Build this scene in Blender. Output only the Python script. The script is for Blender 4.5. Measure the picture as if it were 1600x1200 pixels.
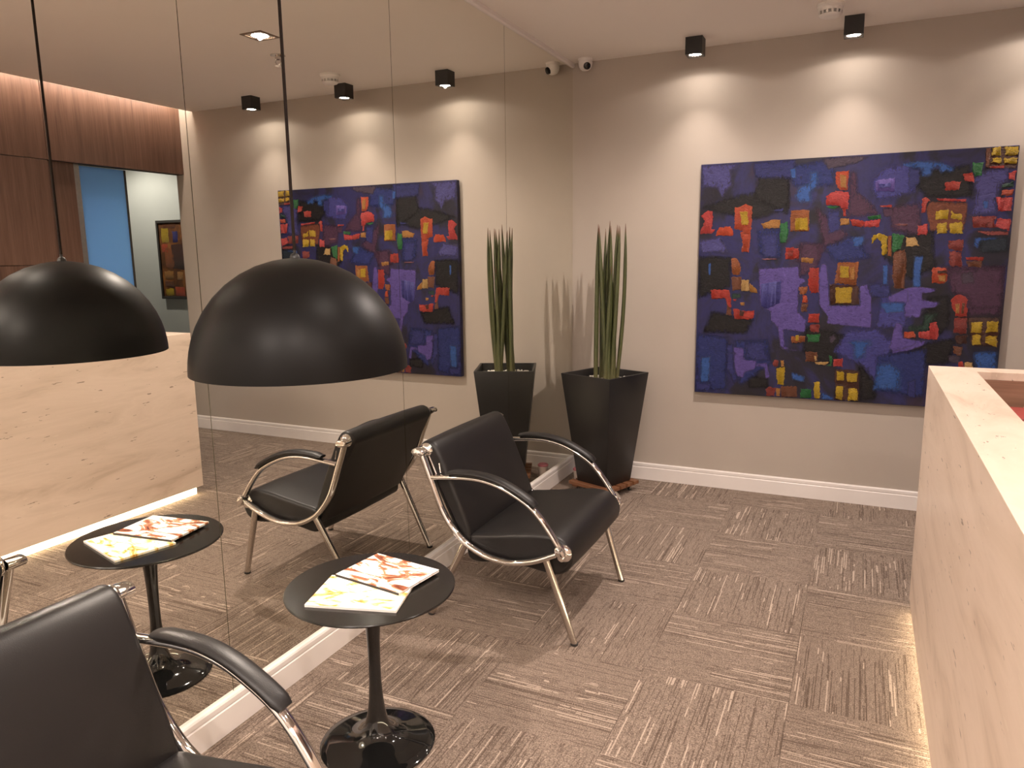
import bpy, bmesh, math, random
from mathutils import Vector, Matrix

# ---------------------------------------------------------------- clear / camera / world / exposure
for o in list(bpy.data.objects):
    bpy.data.objects.remove(o)
S = bpy.context.scene
COL = S.collection

cam_d = bpy.data.cameras.new('camera')
cam_d.sensor_width = 36.0
cam_d.lens = 1163.44 / 1600.0 * 36.0
cam_d.clip_start = 0.05
cam = bpy.data.objects.new('camera', cam_d)
COL.objects.link(cam)
cam.matrix_world = Matrix(((0.906552, -0.060676, 0.417711, 1.768101),
                           (0.421910, 0.159559, -0.892487, -4.771127),
                           (-0.012497, 0.985322, 0.170248, 1.500000),
                           (0.000000, 0.000000, 0.000000, 1.000000)))
S.camera = cam

W = bpy.data.worlds.new('world'); S.world = W; W.use_nodes = True
W.node_tree.nodes['Background'].inputs[0].default_value = (1.0, 0.86, 0.72, 1)
W.node_tree.nodes['Background'].inputs[1].default_value = 0.02

S.view_settings.view_transform = 'Standard'
S.view_settings.look = 'None'
S.view_settings.gamma = 1.0
S.view_settings.use_curve_mapping = False
S.view_settings.exposure = 2.02

WARM = (1.0, 0.862, 0.775)
P_DOWN = 46.0        # recessed ceiling downlights
P_BOX_IN = 6.5      # surface spots, narrow beam
P_BOX_OUT = 0.60     # surface spots, wide spill
P_PENDANT = 7.0
E_DESK = 2.8         # LED strip under the desk
E_COVE = 11.0        # LED strip in the ceiling slot
P_CORR = 15.0

H = 2.71             # ceiling height
random.seed(4)

# ---------------------------------------------------------------- mesh helpers
def link(o, parent=None, loc=None, rotz=0.0):
    COL.objects.link(o)
    if parent: o.parent = parent
    if loc is not None: o.location = loc
    if rotz: o.rotation_euler = (0, 0, rotz)
    return o

def mesh(name, vs, fs, m, parent=None, loc=None, smooth=False, rotz=0.0, sharp=35):
    me = bpy.data.meshes.new(name)
    me.from_pydata([tuple(v) for v in vs], [], fs)
    bm = bmesh.new(); bm.from_mesh(me)
    bmesh.ops.recalc_face_normals(bm, faces=bm.faces)
    bm.to_mesh(me); bm.free()
    if m: me.materials.append(m)
    if smooth:
        for p in me.polygons: p.use_smooth = True
        me.set_sharp_from_angle(angle=math.radians(sharp))
    o = bpy.data.objects.new(name, me)
    return link(o, parent, loc, rotz)

class MB:
    def __init__(s): s.v = []; s.f = []
    def add(s, vs, fs):
        n = len(s.v); s.v += [tuple(v) for v in vs]; s.f += [tuple(i + n for i in f) for f in fs]; return s
    def box(s, x0, x1, y0, y1, z0, z1):
        return s.add([(x0,y0,z0),(x1,y0,z0),(x1,y1,z0),(x0,y1,z0),(x0,y0,z1),(x1,y0,z1),(x1,y1,z1),(x0,y1,z1)],
                     [(3,2,1,0),(4,5,6,7),(0,1,5,4),(1,2,6,5),(2,3,7,6),(3,0,4,7)])
    def lathe(s, prof, n=32, c=(0,0), cap0=False, cap1=False):
        vs = []; fs = []; m = len(prof)
        for r, z in prof:
            for i in range(n):
                a = 2*math.pi*i/n; vs.append((c[0]+r*math.cos(a), c[1]+r*math.sin(a), z))
        for j in range(m-1):
            for i in range(n):
                k = (i+1) % n; fs.append((j*n+i, j*n+k, (j+1)*n+k, (j+1)*n+i))
        if cap0: fs.append(tuple(range(n))[::-1])
        if cap1: fs.append(tuple((m-1)*n+i for i in range(n)))
        return s.add(vs, fs)
    def tube(s, path, ra, rb=None, n=12, side=(0,1,0), caps=True):
        """sweep an ellipse along path; rb is the half-axis along `side`, ra along the other normal"""
        rb = ra if rb is None else rb
        P = [Vector(p) for p in path]; vs = []; fs = []
        sd = Vector(side)
        for i, p in enumerate(P):
            t = (P[min(i+1, len(P)-1)] - P[max(i-1, 0)]).normalized()
            u = sd - t*sd.dot(t)
            if u.length < 1e-5: u = t.orthogonal()
            u.normalize(); w = t.cross(u)
            for k in range(n):
                a = 2*math.pi*k/n
                a_r = ra[i] if isinstance(ra, (list, tuple)) else ra
                b_r = rb[i] if isinstance(rb, (list, tuple)) else rb
                vs.append(p + w*(a_r*math.cos(a)) + u*(b_r*math.sin(a)))
        for i in range(len(P)-1):
            for k in range(n):
                q = (k+1) % n; fs.append((i*n+k, i*n+q, (i+1)*n+q, (i+1)*n+k))
        if caps:
            fs.append(tuple(range(n))[::-1]); fs.append(tuple((len(P)-1)*n+k for k in range(n)))
        return s.add(vs, fs)
    def ball(s, c, r, n=16, m=8, sq=(1,1,1)):
        prof = []
        vs = []; fs = []
        for j in range(m+1):
            e = -math.pi/2 + math.pi*j/m
            for i in range(n):
                a = 2*math.pi*i/n
                vs.append((c[0]+r*sq[0]*math.cos(e)*math.cos(a), c[1]+r*sq[1]*math.cos(e)*math.sin(a), c[2]+r*sq[2]*math.sin(e)))
        for j in range(m):
            for i in range(n):
                k = (i+1) % n; fs.append((j*n+i, j*n+k, (j+1)*n+k, (j+1)*n+i))
        return s.add(vs, fs)
    def build(s, name, m, parent=None, loc=None, smooth=False, rotz=0.0, bevel=0.0, seg=2, sharp=35):
        o = mesh(name, s.v, s.f, m, parent, loc, smooth, rotz, sharp)
        bm = bmesh.new(); bm.from_mesh(o.data)
        bmesh.ops.remove_doubles(bm, verts=bm.verts, dist=1e-6)
        if bevel:
            es = [e for e in bm.edges if len(e.link_faces) == 2 and e.calc_face_angle(0) > 0.6]
            bmesh.ops.bevel(bm, geom=es, offset=bevel, segments=seg, profile=0.5, affect='EDGES')
        bmesh.ops.recalc_face_normals(bm, faces=bm.faces)
        bm.to_mesh(o.data); bm.free()
        if smooth or bevel:
            for p in o.data.polygons: p.use_smooth = True
            o.data.set_sharp_from_angle(angle=math.radians(sharp))
        return o

def spline(pts, n=6, closed=False):
    """Catmull-Rom through pts"""
    P = [Vector(p) for p in pts]; out = []; m = len(P)
    rng = range(m) if closed else range(m-1)
    for i in rng:
        if closed: a, b, c, d = P[(i-1) % m], P[i], P[(i+1) % m], P[(i+2) % m]
        else: a, b, c, d = P[max(i-1,0)], P[i], P[i+1], P[min(i+2,m-1)]
        for k in range(n):
            t = k/n
            out.append(0.5*((2*b)+(c-a)*t+(2*a-5*b+4*c-d)*t*t+(3*b-a-3*c+d)*t**3))
    if not closed: out.append(P[-1])
    return out

def tag(o, label=None, cat=None, group=None, kind=None):
    if label: o['label'] = label
    if cat: o['category'] = cat
    if group: o['group'] = group
    if kind: o['kind'] = kind
    return o

def thing(name, label, cat, loc=(0,0,0), rotz=0.0, group=None):
    o = bpy.data.objects.new(name, None)
    o.empty_display_size = 0.1
    link(o, None, loc, rotz)
    return tag(o, label, cat, group)

def copy_tree(o, parent=None):
    c = o.copy(); COL.objects.link(c); c.parent = parent
    for ch in list(o.children): copy_tree(ch, c)
    return c

# ---------------------------------------------------------------- material helpers
def sr(r, g, b):
    f = lambda c: (c/255/12.92) if c/255 <= 0.04045 else ((c/255+0.055)/1.055)**2.4
    return (f(r), f(g), f(b), 1)

class NT:
    def __init__(s, name):
        s.m = bpy.data.materials.new(name); s.m.use_nodes = True
        s.t = s.m.node_tree; s.b = s.t.nodes['Principled BSDF']
    def n(s, kind, **kw):
        d = s.t.nodes.new(kind)
        for k, v in kw.items(): setattr(d, k, v)
        return d
    def l(s, a, b): s.t.links.new(a, b)
    def coord(s, scale=(1,1,1), rnd=True, kind='Object', rot=(0,0,0)):
        tc = s.n('ShaderNodeTexCoord'); mp = s.n('ShaderNodeMapping')
        mp.inputs['Scale'].default_value = scale; mp.inputs['Rotation'].default_value = rot
        s.l(tc.outputs[kind], mp.inputs['Vector'])
        if rnd:
            oi = s.n('ShaderNodeObjectInfo'); mu = s.n('ShaderNodeMath', operation='MULTIPLY')
            mu.inputs[1].default_value = 37.0
            s.l(oi.outputs['Random'], mu.inputs[0]); s.l(mu.outputs[0], mp.inputs['Location'])
        return mp.outputs[0]
    def noise(s, vec, scale=5, detail=3, rough=0.5, dist=0.0):
        d = s.n('ShaderNodeTexNoise'); d.inputs['Scale'].default_value = scale
        d.inputs['Detail'].default_value = detail; d.inputs['Roughness'].default_value = rough
        d.inputs['Distortion'].default_value = dist
        s.l(vec, d.inputs['Vector']); return d.outputs['Fac']
    def ramp(s, fac, stops, interp='LINEAR'):
        d = s.n('ShaderNodeValToRGB'); d.color_ramp.interpolation = interp
        e = d.color_ramp.elements
        while len(e) < len(stops): e.new(0.5)
        for i, (p, c) in enumerate(stops): e[i].position = p; e[i].color = c
        s.l(fac, d.inputs[0]); return d.outputs[0]
    def mix(s, fac, a, b, blend='MIX'):
        d = s.n('ShaderNodeMix', data_type='RGBA', blend_type=blend)
        for inp, v in ((d.inputs[0], fac), (d.inputs[6], a), (d.inputs[7], b)):
            if isinstance(v, (int, float, tuple)): inp.default_value = v
            else: s.l(v, inp)
        return d.outputs[2]
    def math(s, op, a, b=None):
        d = s.n('ShaderNodeMath', operation=op)
        for i, v in enumerate((a, b)):
            if v is None: continue
            if isinstance(v, (int, float)): d.inputs[i].default_value = v
            else: s.l(v, d.inputs[i])
        return d.outputs[0]
    def bump(s, h, strength=0.3, dist=0.01):
        d = s.n('ShaderNodeBump'); d.inputs['Strength'].default_value = strength
        d.inputs['Distance'].default_value = dist
        s.l(h, d.inputs['Height']); s.l(d.outputs[0], s.b.inputs['Normal'])
    def set(s, col=None, rough=None, metal=None, spec=None, coat=None):
        if col is not None:
            if isinstance(col, tuple): s.b.inputs['Base Color'].default_value = col
            else: s.l(col, s.b.inputs['Base Color'])
        if rough is not None: s.b.inputs['Roughness'].default_value = rough
        if metal is not None: s.b.inputs['Metallic'].default_value = metal
        if spec is not None: s.b.inputs['Specular IOR Level'].default_value = spec
        if coat is not None: s.b.inputs['Coat Weight'].default_value = coat
        return s.m

def plain(name, col, rough=0.5, metal=0.0, var=0.06, scale=40, bump=0.0, bscale=200, spec=None, coat=None):
    t = NT(name); v = t.coord(rnd=False)
    n = t.noise(v, scale, 3)
    a = tuple(min(1, c*(1-var)) for c in col[:3])+(1,); b = tuple(min(1, c*(1+var)) for c in col[:3])+(1,)
    t.set(t.ramp(n, [(0.3, a), (0.7, b)]), rough, metal, spec, coat)
    if bump: t.bump(t.noise(v, bscale, 2), bump, 0.002)
    return t.m

def emit(name, col, strength):
    t = NT(name); t.set((0.8,0.8,0.8,1), 0.5)
    t.b.inputs['Emission Color'].default_value = tuple(col)+(1,)
    t.b.inputs['Emission Strength'].default_value = strength
    return t.m

M = {}
M['wall'] = plain('wall_paint', (0.415, 0.36, 0.31, 1), 0.75, var=0.02, scale=3, bump=0.05, bscale=350)
M['ceil'] = plain('ceiling_paint', (0.83, 0.77, 0.715, 1), 0.85, var=0.01, scale=2)
M['white'] = plain('white_gloss_paint', (0.74, 0.69, 0.665, 1), 0.32, var=0.02, scale=8)
M['dark_gap'] = plain('shadow_gap', (0.03, 0.025, 0.02, 1), 0.8)
M['black_metal'] = plain('black_powder_coat', (0.016, 0.015, 0.015, 1), 0.42, var=0.1, bump=0.02, bscale=700)
M['shade_black'] = plain('satin_black_shade', (0.0055, 0.005, 0.0047, 1), 0.42, var=0.05, scale=6, bump=0.01, bscale=500, spec=0.14)
M['shade_in'] = plain('shade_inner_white', (0.75, 0.72, 0.68, 1), 0.5)
M['gloss_black'] = plain('gloss_black_lacquer', (0.008, 0.008, 0.008, 1), 0.06, var=0.05, coat=0.4)
M['pot'] = plain('black_planter', (0.009, 0.0083, 0.0085, 1), 0.38, var=0.08, scale=12, bump=0.02, bscale=300)
M['pot_rim'] = M['pot']
M['chrome'] = plain('polished_chrome', (0.78, 0.76, 0.74, 1), 0.06, 1.0, var=0.01)
M['steel'] = plain('brushed_steel', (0.55, 0.53, 0.5, 1), 0.25, 1.0, var=0.05)
M['plastic'] = plain('white_plastic', (0.72, 0.68, 0.64, 1), 0.4, var=0.02)
M['bronze'] = plain('bronze_frame', (0.20, 0.13, 0.09, 1), 0.4, 0.5)
M['lens_black'] = plain('camera_lens', (0.004, 0.004, 0.004, 1), 0.1)
M['cable'] = plain('brown_cable', (0.012, 0.006, 0.004, 1), 0.7, spec=0.2)
M['rubber'] = plain('black_rubber', (0.02, 0.018, 0.017, 1), 0.6)
M['lamp_on'] = emit('lit_lamp_lens', (1.0, 0.9, 0.78), 22.0)
M['bulb'] = emit('lit_bulb', (1.0, 0.86, 0.68), 30.0)
M['led_desk'] = emit('led_strip_warm', (1.0, 0.84, 0.56), E_DESK)
M['led_cove'] = emit('led_strip_cove', (1.0, 0.88, 0.80), E_COVE)

def mk_mirror():
    t = NT('mirror_glass')
    t.set((0.90, 0.895, 0.83, 1), 0.0, 1.0)
    return t.m
M['mirror'] = mk_mirror()

def mk_leather():
    t = NT('dark_brown_leather'); v = t.coord(rnd=False)
    n = t.noise(v, 9, 2)
    t.set(t.ramp(n, [(0.3, (0.0060, 0.0048, 0.0048, 1)), (0.7, (0.0074, 0.0059, 0.0058, 1))]), 0.44, spec=0.42)
    vo = t.n('ShaderNodeTexVoronoi'); vo.inputs['Scale'].default_value = 420; t.l(v, vo.inputs['Vector'])
    t.bump(vo.outputs['Distance'], 0.10, 0.002)
    return t.m
M['leather'] = mk_leather()

def mk_carpet():
    t = NT('striped_carpet_tile')
    tc = t.n('ShaderNodeTexCoord'); sp = t.n('ShaderNodeSeparateXYZ'); t.l(tc.outputs['Object'], sp.inputs[0])
    oi = t.n('ShaderNodeObjectInfo'); rnd = t.math('MULTIPLY', oi.outputs['Random'], 91.7)
    def streak(width, length, seed):
        cx = t.math('FLOOR', t.math('ADD', t.math('MULTIPLY', sp.outputs[0], 1/width), seed))
        cb = t.n('ShaderNodeCombineXYZ'); t.l(cx, cb.inputs[0]); t.l(rnd, cb.inputs[1]); cb.inputs[2].default_value = seed
        wn = t.n('ShaderNodeTexWhiteNoise', noise_dimensions='3D'); t.l(cb.outputs[0], wn.inputs[0])
        cy = t.math('FLOOR', t.math('ADD', t.math('MULTIPLY', sp.outputs[1], 1/length), t.math('MULTIPLY', wn.outputs['Value'], 7.0)))
        cb2 = t.n('ShaderNodeCombineXYZ'); t.l(cx, cb2.inputs[0]); t.l(cy, cb2.inputs[1]); t.l(t.math('ADD', rnd, seed*3.3), cb2.inputs[2])
        w2 = t.n('ShaderNodeTexWhiteNoise', noise_dimensions='3D'); t.l(cb2.outputs[0], w2.inputs[0])
        return w2.outputs['Value']
    s1 = streak(0.0046, 0.21, 1.0); s2 = streak(0.0033, 0.15, 7.0); s3 = streak(0.0036, 0.30, 13.0)
    # clusters of streaks come and go over the tile
    cl = t.noise(t.coord((6.5, 2.6, 1)), 1.0, 2)
    v = t.coord((1,1,1)); fine = t.noise(v, 230, 2, 0.8); mid = t.noise(v, 120, 2)
    st = t.noise(t.coord((170, 30, 1)), 1.0, 2)
    base = t.ramp(fine, [(0.30, (0.070, 0.049, 0.038, 1)), (0.50, (0.190, 0.144, 0.115, 1)), (0.70, (0.385, 0.305, 0.25, 1))])
    base = t.mix(0.20, base, t.ramp(st, [(0.36, (0.10,0.073,0.056,1)), (0.64, (0.36,0.285,0.232,1))]))
    dark = t.math('MULTIPLY', t.math('LESS_THAN', s3, 0.15), t.math('GREATER_THAN', cl, 0.44))
    dark2 = t.math('LESS_THAN', s2, 0.07)
    lite = t.math('MULTIPLY', t.math('GREATER_THAN', s1, 0.915), t.math('GREATER_THAN', cl, 0.49))
    brk = t.math('GREATER_THAN', mid, 0.37)
    col = t.mix(t.math('MULTIPLY', t.math('MULTIPLY', dark, brk), 0.60), base, (0.060, 0.040, 0.029, 1))
    col = t.mix(t.math('MULTIPLY', dark2, 0.40), col, (0.075, 0.050, 0.037, 1))
    col = t.mix(t.math('MULTIPLY', t.math('MULTIPLY', lite, brk), 0.66), col, (0.52, 0.42, 0.34, 1))
    t.set(col, 0.95, spec=0.1)
    h = t.math('ADD', t.math('SUBTRACT', fine, t.math('MULTIPLY', dark, 0.5)), t.math('MULTIPLY', lite, 0.3))
    t.bump(h, 0.5, 0.003)
    return t.m
M['carpet'] = mk_carpet()

def mk_travertine(name, scale):
    t = NT(name)
    v = t.coord(scale, rnd=False)
    w = t.noise(v, 1.5, 5, 0.6, 0.6)
    base = t.ramp(w, [(0.30, (0.55, 0.42, 0.325, 1)), (0.44, (0.70, 0.555, 0.445, 1)), (0.56, (0.76, 0.61, 0.50, 1)), (0.72, (0.68, 0.535, 0.43, 1))])
    vp = t.coord(tuple(s*5.5 for s in scale), rnd=False)
    pit = t.noise(vp, 2.2, 3, 0.6)
    pc = t.noise(t.coord(scale, rnd=False), 3.0, 1)
    pm = t.math('MULTIPLY', t.math('GREATER_THAN', pit, 0.668), t.math('GREATER_THAN', pc, 0.50))
    col = t.mix(t.math('MULTIPLY', pm, 0.75), base, (0.16, 0.10, 0.065, 1))
    lt = t.math('GREATER_THAN', t.noise(vp, 3.1, 2), 0.70)
    col = t.mix(t.math('MULTIPLY', lt, 0.35), col, (0.82, 0.70, 0.58, 1))
    t.set(col, 0.36, spec=0.4)
    t.bump(t.math('SUBTRACT', t.math('MULTIPLY', w, 0.08), pm), 0.35, 0.003)
    return t.m
M['trav'] = mk_travertine('travertine_front', (2.0, 0.8, 5.5))
M['trav_top'] = mk_travertine('travertine_top', (5.0, 1.6, 2.0))

def mk_wood(name, c0, c1, c2, scale):
    t = NT(name); v = t.coord(scale)
    g = t.noise(v, 1.0, 6, 0.62, 0.5)
    fine = t.noise(t.coord(tuple(s*6 for s in scale)), 1.0, 2)
    col = t.ramp(g, [(0.28, c0), (0.5, c1), (0.72, c2)])
    col = t.mix(0.25, col, t.ramp(fine, [(0.35, c0), (0.65, c2)]))
    t.set(col, 0.42, spec=0.35)
    return t.m
M['walnut'] = mk_wood('walnut_veneer', (0.064, 0.0305, 0.0195, 1), (0.116, 0.061, 0.041, 1), (0.160, 0.090, 0.063, 1), (20, 20, 0.9))
M['slat_wood'] = mk_wood('brown_slat_wood', (0.09, 0.035, 0.016, 1), (0.17, 0.07, 0.032, 1), (0.24, 0.11, 0.055, 1), (4, 60, 60))
M['desk_wood'] = mk_wood('desk_inner_wood', (0.24, 0.125, 0.08, 1), (0.31, 0.17, 0.11, 1), (0.38, 0.21, 0.14, 1), (1.2, 30, 30))

# ---------------------------------------------------------------- setting
XW, XE = 3.52, 3.61          # face of the wood wall, end of its thickness
YR = -6.5                    # wall behind the photographer
def struct(o): return tag(o, kind='structure')

M['bounce_white'] = plain('bounce_white_paint', (0.80, 0.76, 0.72, 1), 0.8, var=0.01, scale=2)  # white chosen for the unseen rear walls to bounce more light
fl = struct(MB().box(-0.1, XE, YR-0.1, 0.1, -0.06, -0.007).build('floor', M['dark_gap']))
xs = [-0.37+0.5*i for i in range(9)]; ys = [0.19-0.5*i for i in range(15)]
for i in range(8):
    for j in range(14):
        x0, x1 = max(xs[i], 0.0), min(xs[i+1], XE); y1, y0 = min(ys[j], 0.0), max(ys[j+1], YR)
        if x1-x0 < 0.01 or y1-y0 < 0.01: continue
        cx, cy = xs[i]+0.25, ys[j]-0.25
        g = 0.0004
        a, b, c, d = x0-cx+g, x1-cx-g, y0-cy+g, y1-cy-g
        rot = (i+j) % 2
        m = MB()
        if rot: m.box(c, d, -b, -a, -0.006, 0.0)       # turned a quarter: local (x,y) = world (y,-x)
        else: m.box(a, b, c, d, -0.006, 0.0)
        o = m.build('carpet_tile', M['carpet'], fl, (cx, cy, 0), rotz=(math.pi/2 if rot else 0))

struct(MB().box(-0.1, XE, 0.0, 0.12, 0.0, 2.95).build('wall_back', M['wall']))
struct(MB().box(-0.12, -0.012, YR, 0.0, 0.0, 2.95).build('wall_left', M['wall']))
struct(MB().box(-0.12, XE, YR-0.1, YR, 0.0, 2.95).build('wall_front', M['bounce_white']))
struct(MB().box(-0.012, 3.37, YR, 0.0, H, H+0.15).build('ceiling', M['ceil']))
struct(MB().box(3.37, XE, YR, 0.0, H+0.15, H+0.2).build('trim_2', M['ceil']))

def profile_board(name, prof, axis, a, b):
    vs = []; n = len(prof)
    for t_ in (a, b):
        for d, z in prof:
            vs.append((t_, -d, z) if axis == 'x' else (d, t_, z))
    fs = [(i, (i+1) % n, n+(i+1) % n, n+i) for i in range(n)] + [tuple(range(n)), tuple(range(n, 2*n))]
    return struct(mesh(name, vs, fs, M['white']))
bp = [(0,0),(0.014,0),(0.014,0.083),(0.0105,0.0865),(0.0105,0.0895),(0.0125,0.0915),(0.0125,0.1075),(0.009,0.1135),(0,0.1135)]
profile_board('baseboard_back', bp, 'x', 0.0, XE)
bl = [(-0.012,0)] + bp[1:-1] + [(-0.012,0.1135)]
profile_board('baseboard_left', bl, 'y', YR, 0.0)
# slim profile that closes the mirrors against the ceiling
profile_board('trim_1', [(-0.012,2.682),(0.004,2.682),(0.010,2.690),(0.010,H),(-0.012,H)], 'y', YR, 0.0)

# wood-clad wall with the doorway at its far end
wr = struct(MB().box(3.542, XE, YR, -1.19, 0.0, 2.91).box(3.542, XE, -1.19, 0.0, 2.21, 2.91).build('wall_right', M['dark_gap']))
def wood_panel(y0, y1, z0, z1, x=XW, t=0.02):
    c = ((y0+y1)/2, (z0+z1)/2); g = 0.0022
    MB().box(x, x+t, y0-c[0]+g, y1-c[0]-g, z0-c[1]+g, z1-c[1]-g).build('wood_panel', M['walnut'], wr, (0, c[0], c[1]), bevel=0.001, seg=1)
MB().box(XW, 3.542, YR, -3.612, 0.0, 2.86).build('bounce_section', M['bounce_white'], wr)  # unseen stretch made white instead of wood, added to bounce light
yc = [0.0, -1.19, -2.40, -3.61]
for k in range(3):
    wood_panel(yc[k+1], yc[k], 2.21, 2.86)
    if k:
        for z0, z1 in ((1.472, 2.21), (0.735, 1.472), (0.0, 0.735)): wood_panel(yc[k+1], yc[k], z0, z1)

# frosted glass door standing in the doorway
d1 = struct(MB().box(3.56, 3.60, -1.19, -0.972, 0.0, 2.21).build('door_1', M['walnut']))
gt = NT('frosted_blue_glass'); gv = gt.coord(rnd=False)
gt.set(gt.ramp(gt.noise(gv, 30, 3), [(0.3, (0.18, 0.385, 0.97, 1)), (0.7, (0.19, 0.40, 0.99, 1))]), 0.35)
tl = gt.n('ShaderNodeBsdfTranslucent'); tl.inputs[0].default_value = (0.58, 0.86, 1.0, 1)
mx = gt.n('ShaderNodeMixShader'); mx.inputs[0].default_value = 0.65
gt.l(gt.b.outputs[0], mx.inputs[1]); gt.l(tl.outputs[0], mx.inputs[2]); gt.l(mx.outputs[0], gt.t.nodes['Material Output'].inputs[0])
M['blue_glass'] = gt.m
M['grey_metal'] = plain('grey_aluminium', (0.22, 0.21, 0.20, 1), 0.4, 0.6)
MB().box(3.565, 3.60, -0.970, -0.925, 0.0, 2.21).build('door_frame', M['grey_metal'], d1, bevel=0.002, seg=1)
MB().box(3.575, 3.590, -0.925, -0.545, 0.02, 2.20).build('glass_pane', M['blue_glass'], d1)
MB().box(3.572, 3.593, -0.545, -0.527, 0.02, 2.20).build('edge_profile', M['dark_gap'], d1)

# corridor behind the doorway
M['corr'] = plain('corridor_paint', (0.47, 0.475, 0.44, 1), 0.8, var=0.02, scale=3)
struct(MB().box(XE, 6.6, 0.80, 0.90, 0.0, 2.75).build('wall_corridor_back', M['corr']))
struct(MB().box(6.6, 6.7, -2.6, 0.9, 0.0, 2.75).build('wall_corridor_end', M['corr']))
struct(MB().box(3.62, 6.6, -2.7, -2.6, 0.0, 2.75).build('wall_corridor_front', M['corr']))
struct(MB().box(3.53, 3.61, 0.12, 0.80, 0.0, 2.75).build('wall_corridor_side', M['corr']))
struct(MB().box(3.62, 6.6, -2.6, 0.8, 2.70, 2.78).build('ceiling_corridor', M['ceil']))
struct(MB().box(XE, 6.6, -2.6, 0.8, -0.06, 0.0).build('floor_corridor', plain('corridor_floor', (0.2,0.17,0.14,1), 0.6)))

# ---------------------------------------------------------------- mirror wall
edges_y = [0.0, -1.030, -2.096, -3.152, -4.208, -5.264, YR]
desc = ['mirror panel in the corner reflecting the planter', 'mirror panel behind the armchair by the planter, second from corner',
        'mirror panel behind the pendant lamp and side table, third from corner', 'mirror panel behind the nearest armchair at left edge, fourth from corner',
        'fifth wall mirror panel from the corner, beside the nearest armchair', 'last wall mirror panel, farthest from the corner']
M['mirror_edge'] = plain('mirror_edge', (0.10, 0.085, 0.06, 1), 0.4)
for k in range(6):
    y1, y0 = edges_y[k], edges_y[k+1]; g = 0.0013
    o = MB().box(-0.0085, -0.003, y0+g, y1-g, 0.1135, 2.682).build('mirror_panel', M['mirror'])
    tag(o, desc[k], 'mirror', 'frameless mirror panels along the wall')
    MB().box(-0.0118, -0.0087, y0-g, y1-0.002, 0.1135, 2.682).build('backing', M['mirror_edge'], o)

# ---------------------------------------------------------------- lights
def spot(name, loc, power, size, blend, parent=None, rad=0.03, col=WARM, aim=(0,0,-1)):
    d = bpy.data.lights.new(name, 'SPOT'); d.energy = power; d.spot_size = math.radians(size); d.spot_blend = blend
    d.shadow_soft_size = rad; d.color = col
    o = bpy.data.objects.new(name, d); COL.objects.link(o); o.location = loc
    o.rotation_euler = Vector((0,0,-1)).rotation_difference(Vector(aim)).to_euler()
    if parent: o.parent = parent
    return o

def box_light(x, y, label):
    """black cube fixture, lamp recessed in a round opening"""
    t = thing('ceiling_spotlight', label, 'spotlight', (x, y, H), group='black cube spotlights over the painting wall')
    a, h, r, n = 0.0475, 0.094, 0.040, 24
    m = MB(); m.add([(-a,-a,0),(a,-a,0),(a,a,0),(-a,a,0),(-a,-a,-h),(a,-a,-h),(a,a,-h),(-a,a,-h)],
                    [(0,1,2,3),(0,4,5,1),(1,5,6,2),(2,6,7,3),(3,7,4,0)])
    # bottom plate: square outside, round hole inside
    vs = []; fs = []
    for i in range(n):
        an = 2*math.pi*(i+0.5)/n; c, s_ = math.cos(an), math.sin(an); k = a/max(abs(c), abs(s_))
        vs += [(k*c, k*s_, -h), (r*c, r*s_, -h), (r*0.86*c, r*0.86*s_, -h+0.016)]
    for i in range(n):
        j = (i+1) % n
        fs += [(3*i, 3*j, 3*j+1, 3*i+1), (3*i+1, 3*j+1, 3*j+2, 3*i+2)]
    m.add(vs, fs); m.build('housing', M['black_metal'], t)
    MB().lathe([(0.0005, -h+0.0045), (0.024, -h+0.0042), (0.0345, -h+0.006)], 24, cap0=True).build('lens', M['lamp_on'], t, smooth=True)
    MB().lathe([(0.0345, -h+0.010), (0.0385, -h+0.004), (0.0395, -h+0.0012), (0.0385, -h+0.001), (0.0345, -h+0.006)], 24).build('reflector_ring', M['chrome'], t, smooth=True)
    spot('beam', (0, 0, -h-0.004), P_BOX_IN, 86, 1.0, t, 0.012)
    spot('spill', (0, 0, -h-0.003), P_BOX_OUT, 157, 0.16, t, 0.012)
box_light(0.822, -0.215, 'black cube ceiling spotlight nearest the mirror corner')
box_light(1.650, -0.215, 'black cube ceiling spotlight beside the smoke detector')
box_light(2.520, -0.215, 'black cube ceiling spotlight farthest from mirror, seen only in the mirror')

def downlight(x, y, label, power=P_DOWN):
    t = thing('recessed_downlight', label, 'downlight', (x, y, H), group='square recessed downlights in the ceiling')
    a, b = 0.075, 0.058
    m = MB()
    m.add([(-a,-a,0),(a,-a,0),(a,a,0),(-a,a,0),(-a,-a,-0.004),(a,-a,-0.004),(a,a,-0.004),(-a,a,-0.004),
           (-b,-b,-0.004),(b,-b,-0.004),(b,b,-0.004),(-b,b,-0.004),(-b,-b,-0.0005),(b,-b,-0.0005),(b,b,-0.0005),(-b,b,-0.0005)],
          [(0,4,5,1),(1,5,6,2),(2,6,7,3),(3,7,4,0),(4,8,9,5),(5,9,10,6),(6,10,11,7),(7,11,8,4),(8,12,13,9),(9,13,14,10),(10,14,15,11),(11,15,12,8)])
    m.build('frame', M['bronze'], t)
    MB().box(-b, b, -b, b, -0.0012, -0.0004).build('reflector', M['steel'], t)
    MB().lathe([(0.0005, -0.0042), (0.030, -0.0040), (0.046, -0.0016)], 24, cap0=True).build('lamp', M['lamp_on'], t, smooth=True)
    spot('downlight_beam', (0, 0, -0.009), power, 158, 0.6, t, 0.014)
downlight(1.315, -1.39, 'square recessed downlight over the floor between armchair and desk')
downlight(1.315, -3.30, 'added unseen downlight over the floor beside the pendant lamp', 7.0)  # out-of-view fixture added for the overall room brightness
downlight(0.80, -5.60, 'added unseen downlight behind the camera on the mirror side', 60.0)  # added behind the camera to lift the ambient light
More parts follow.
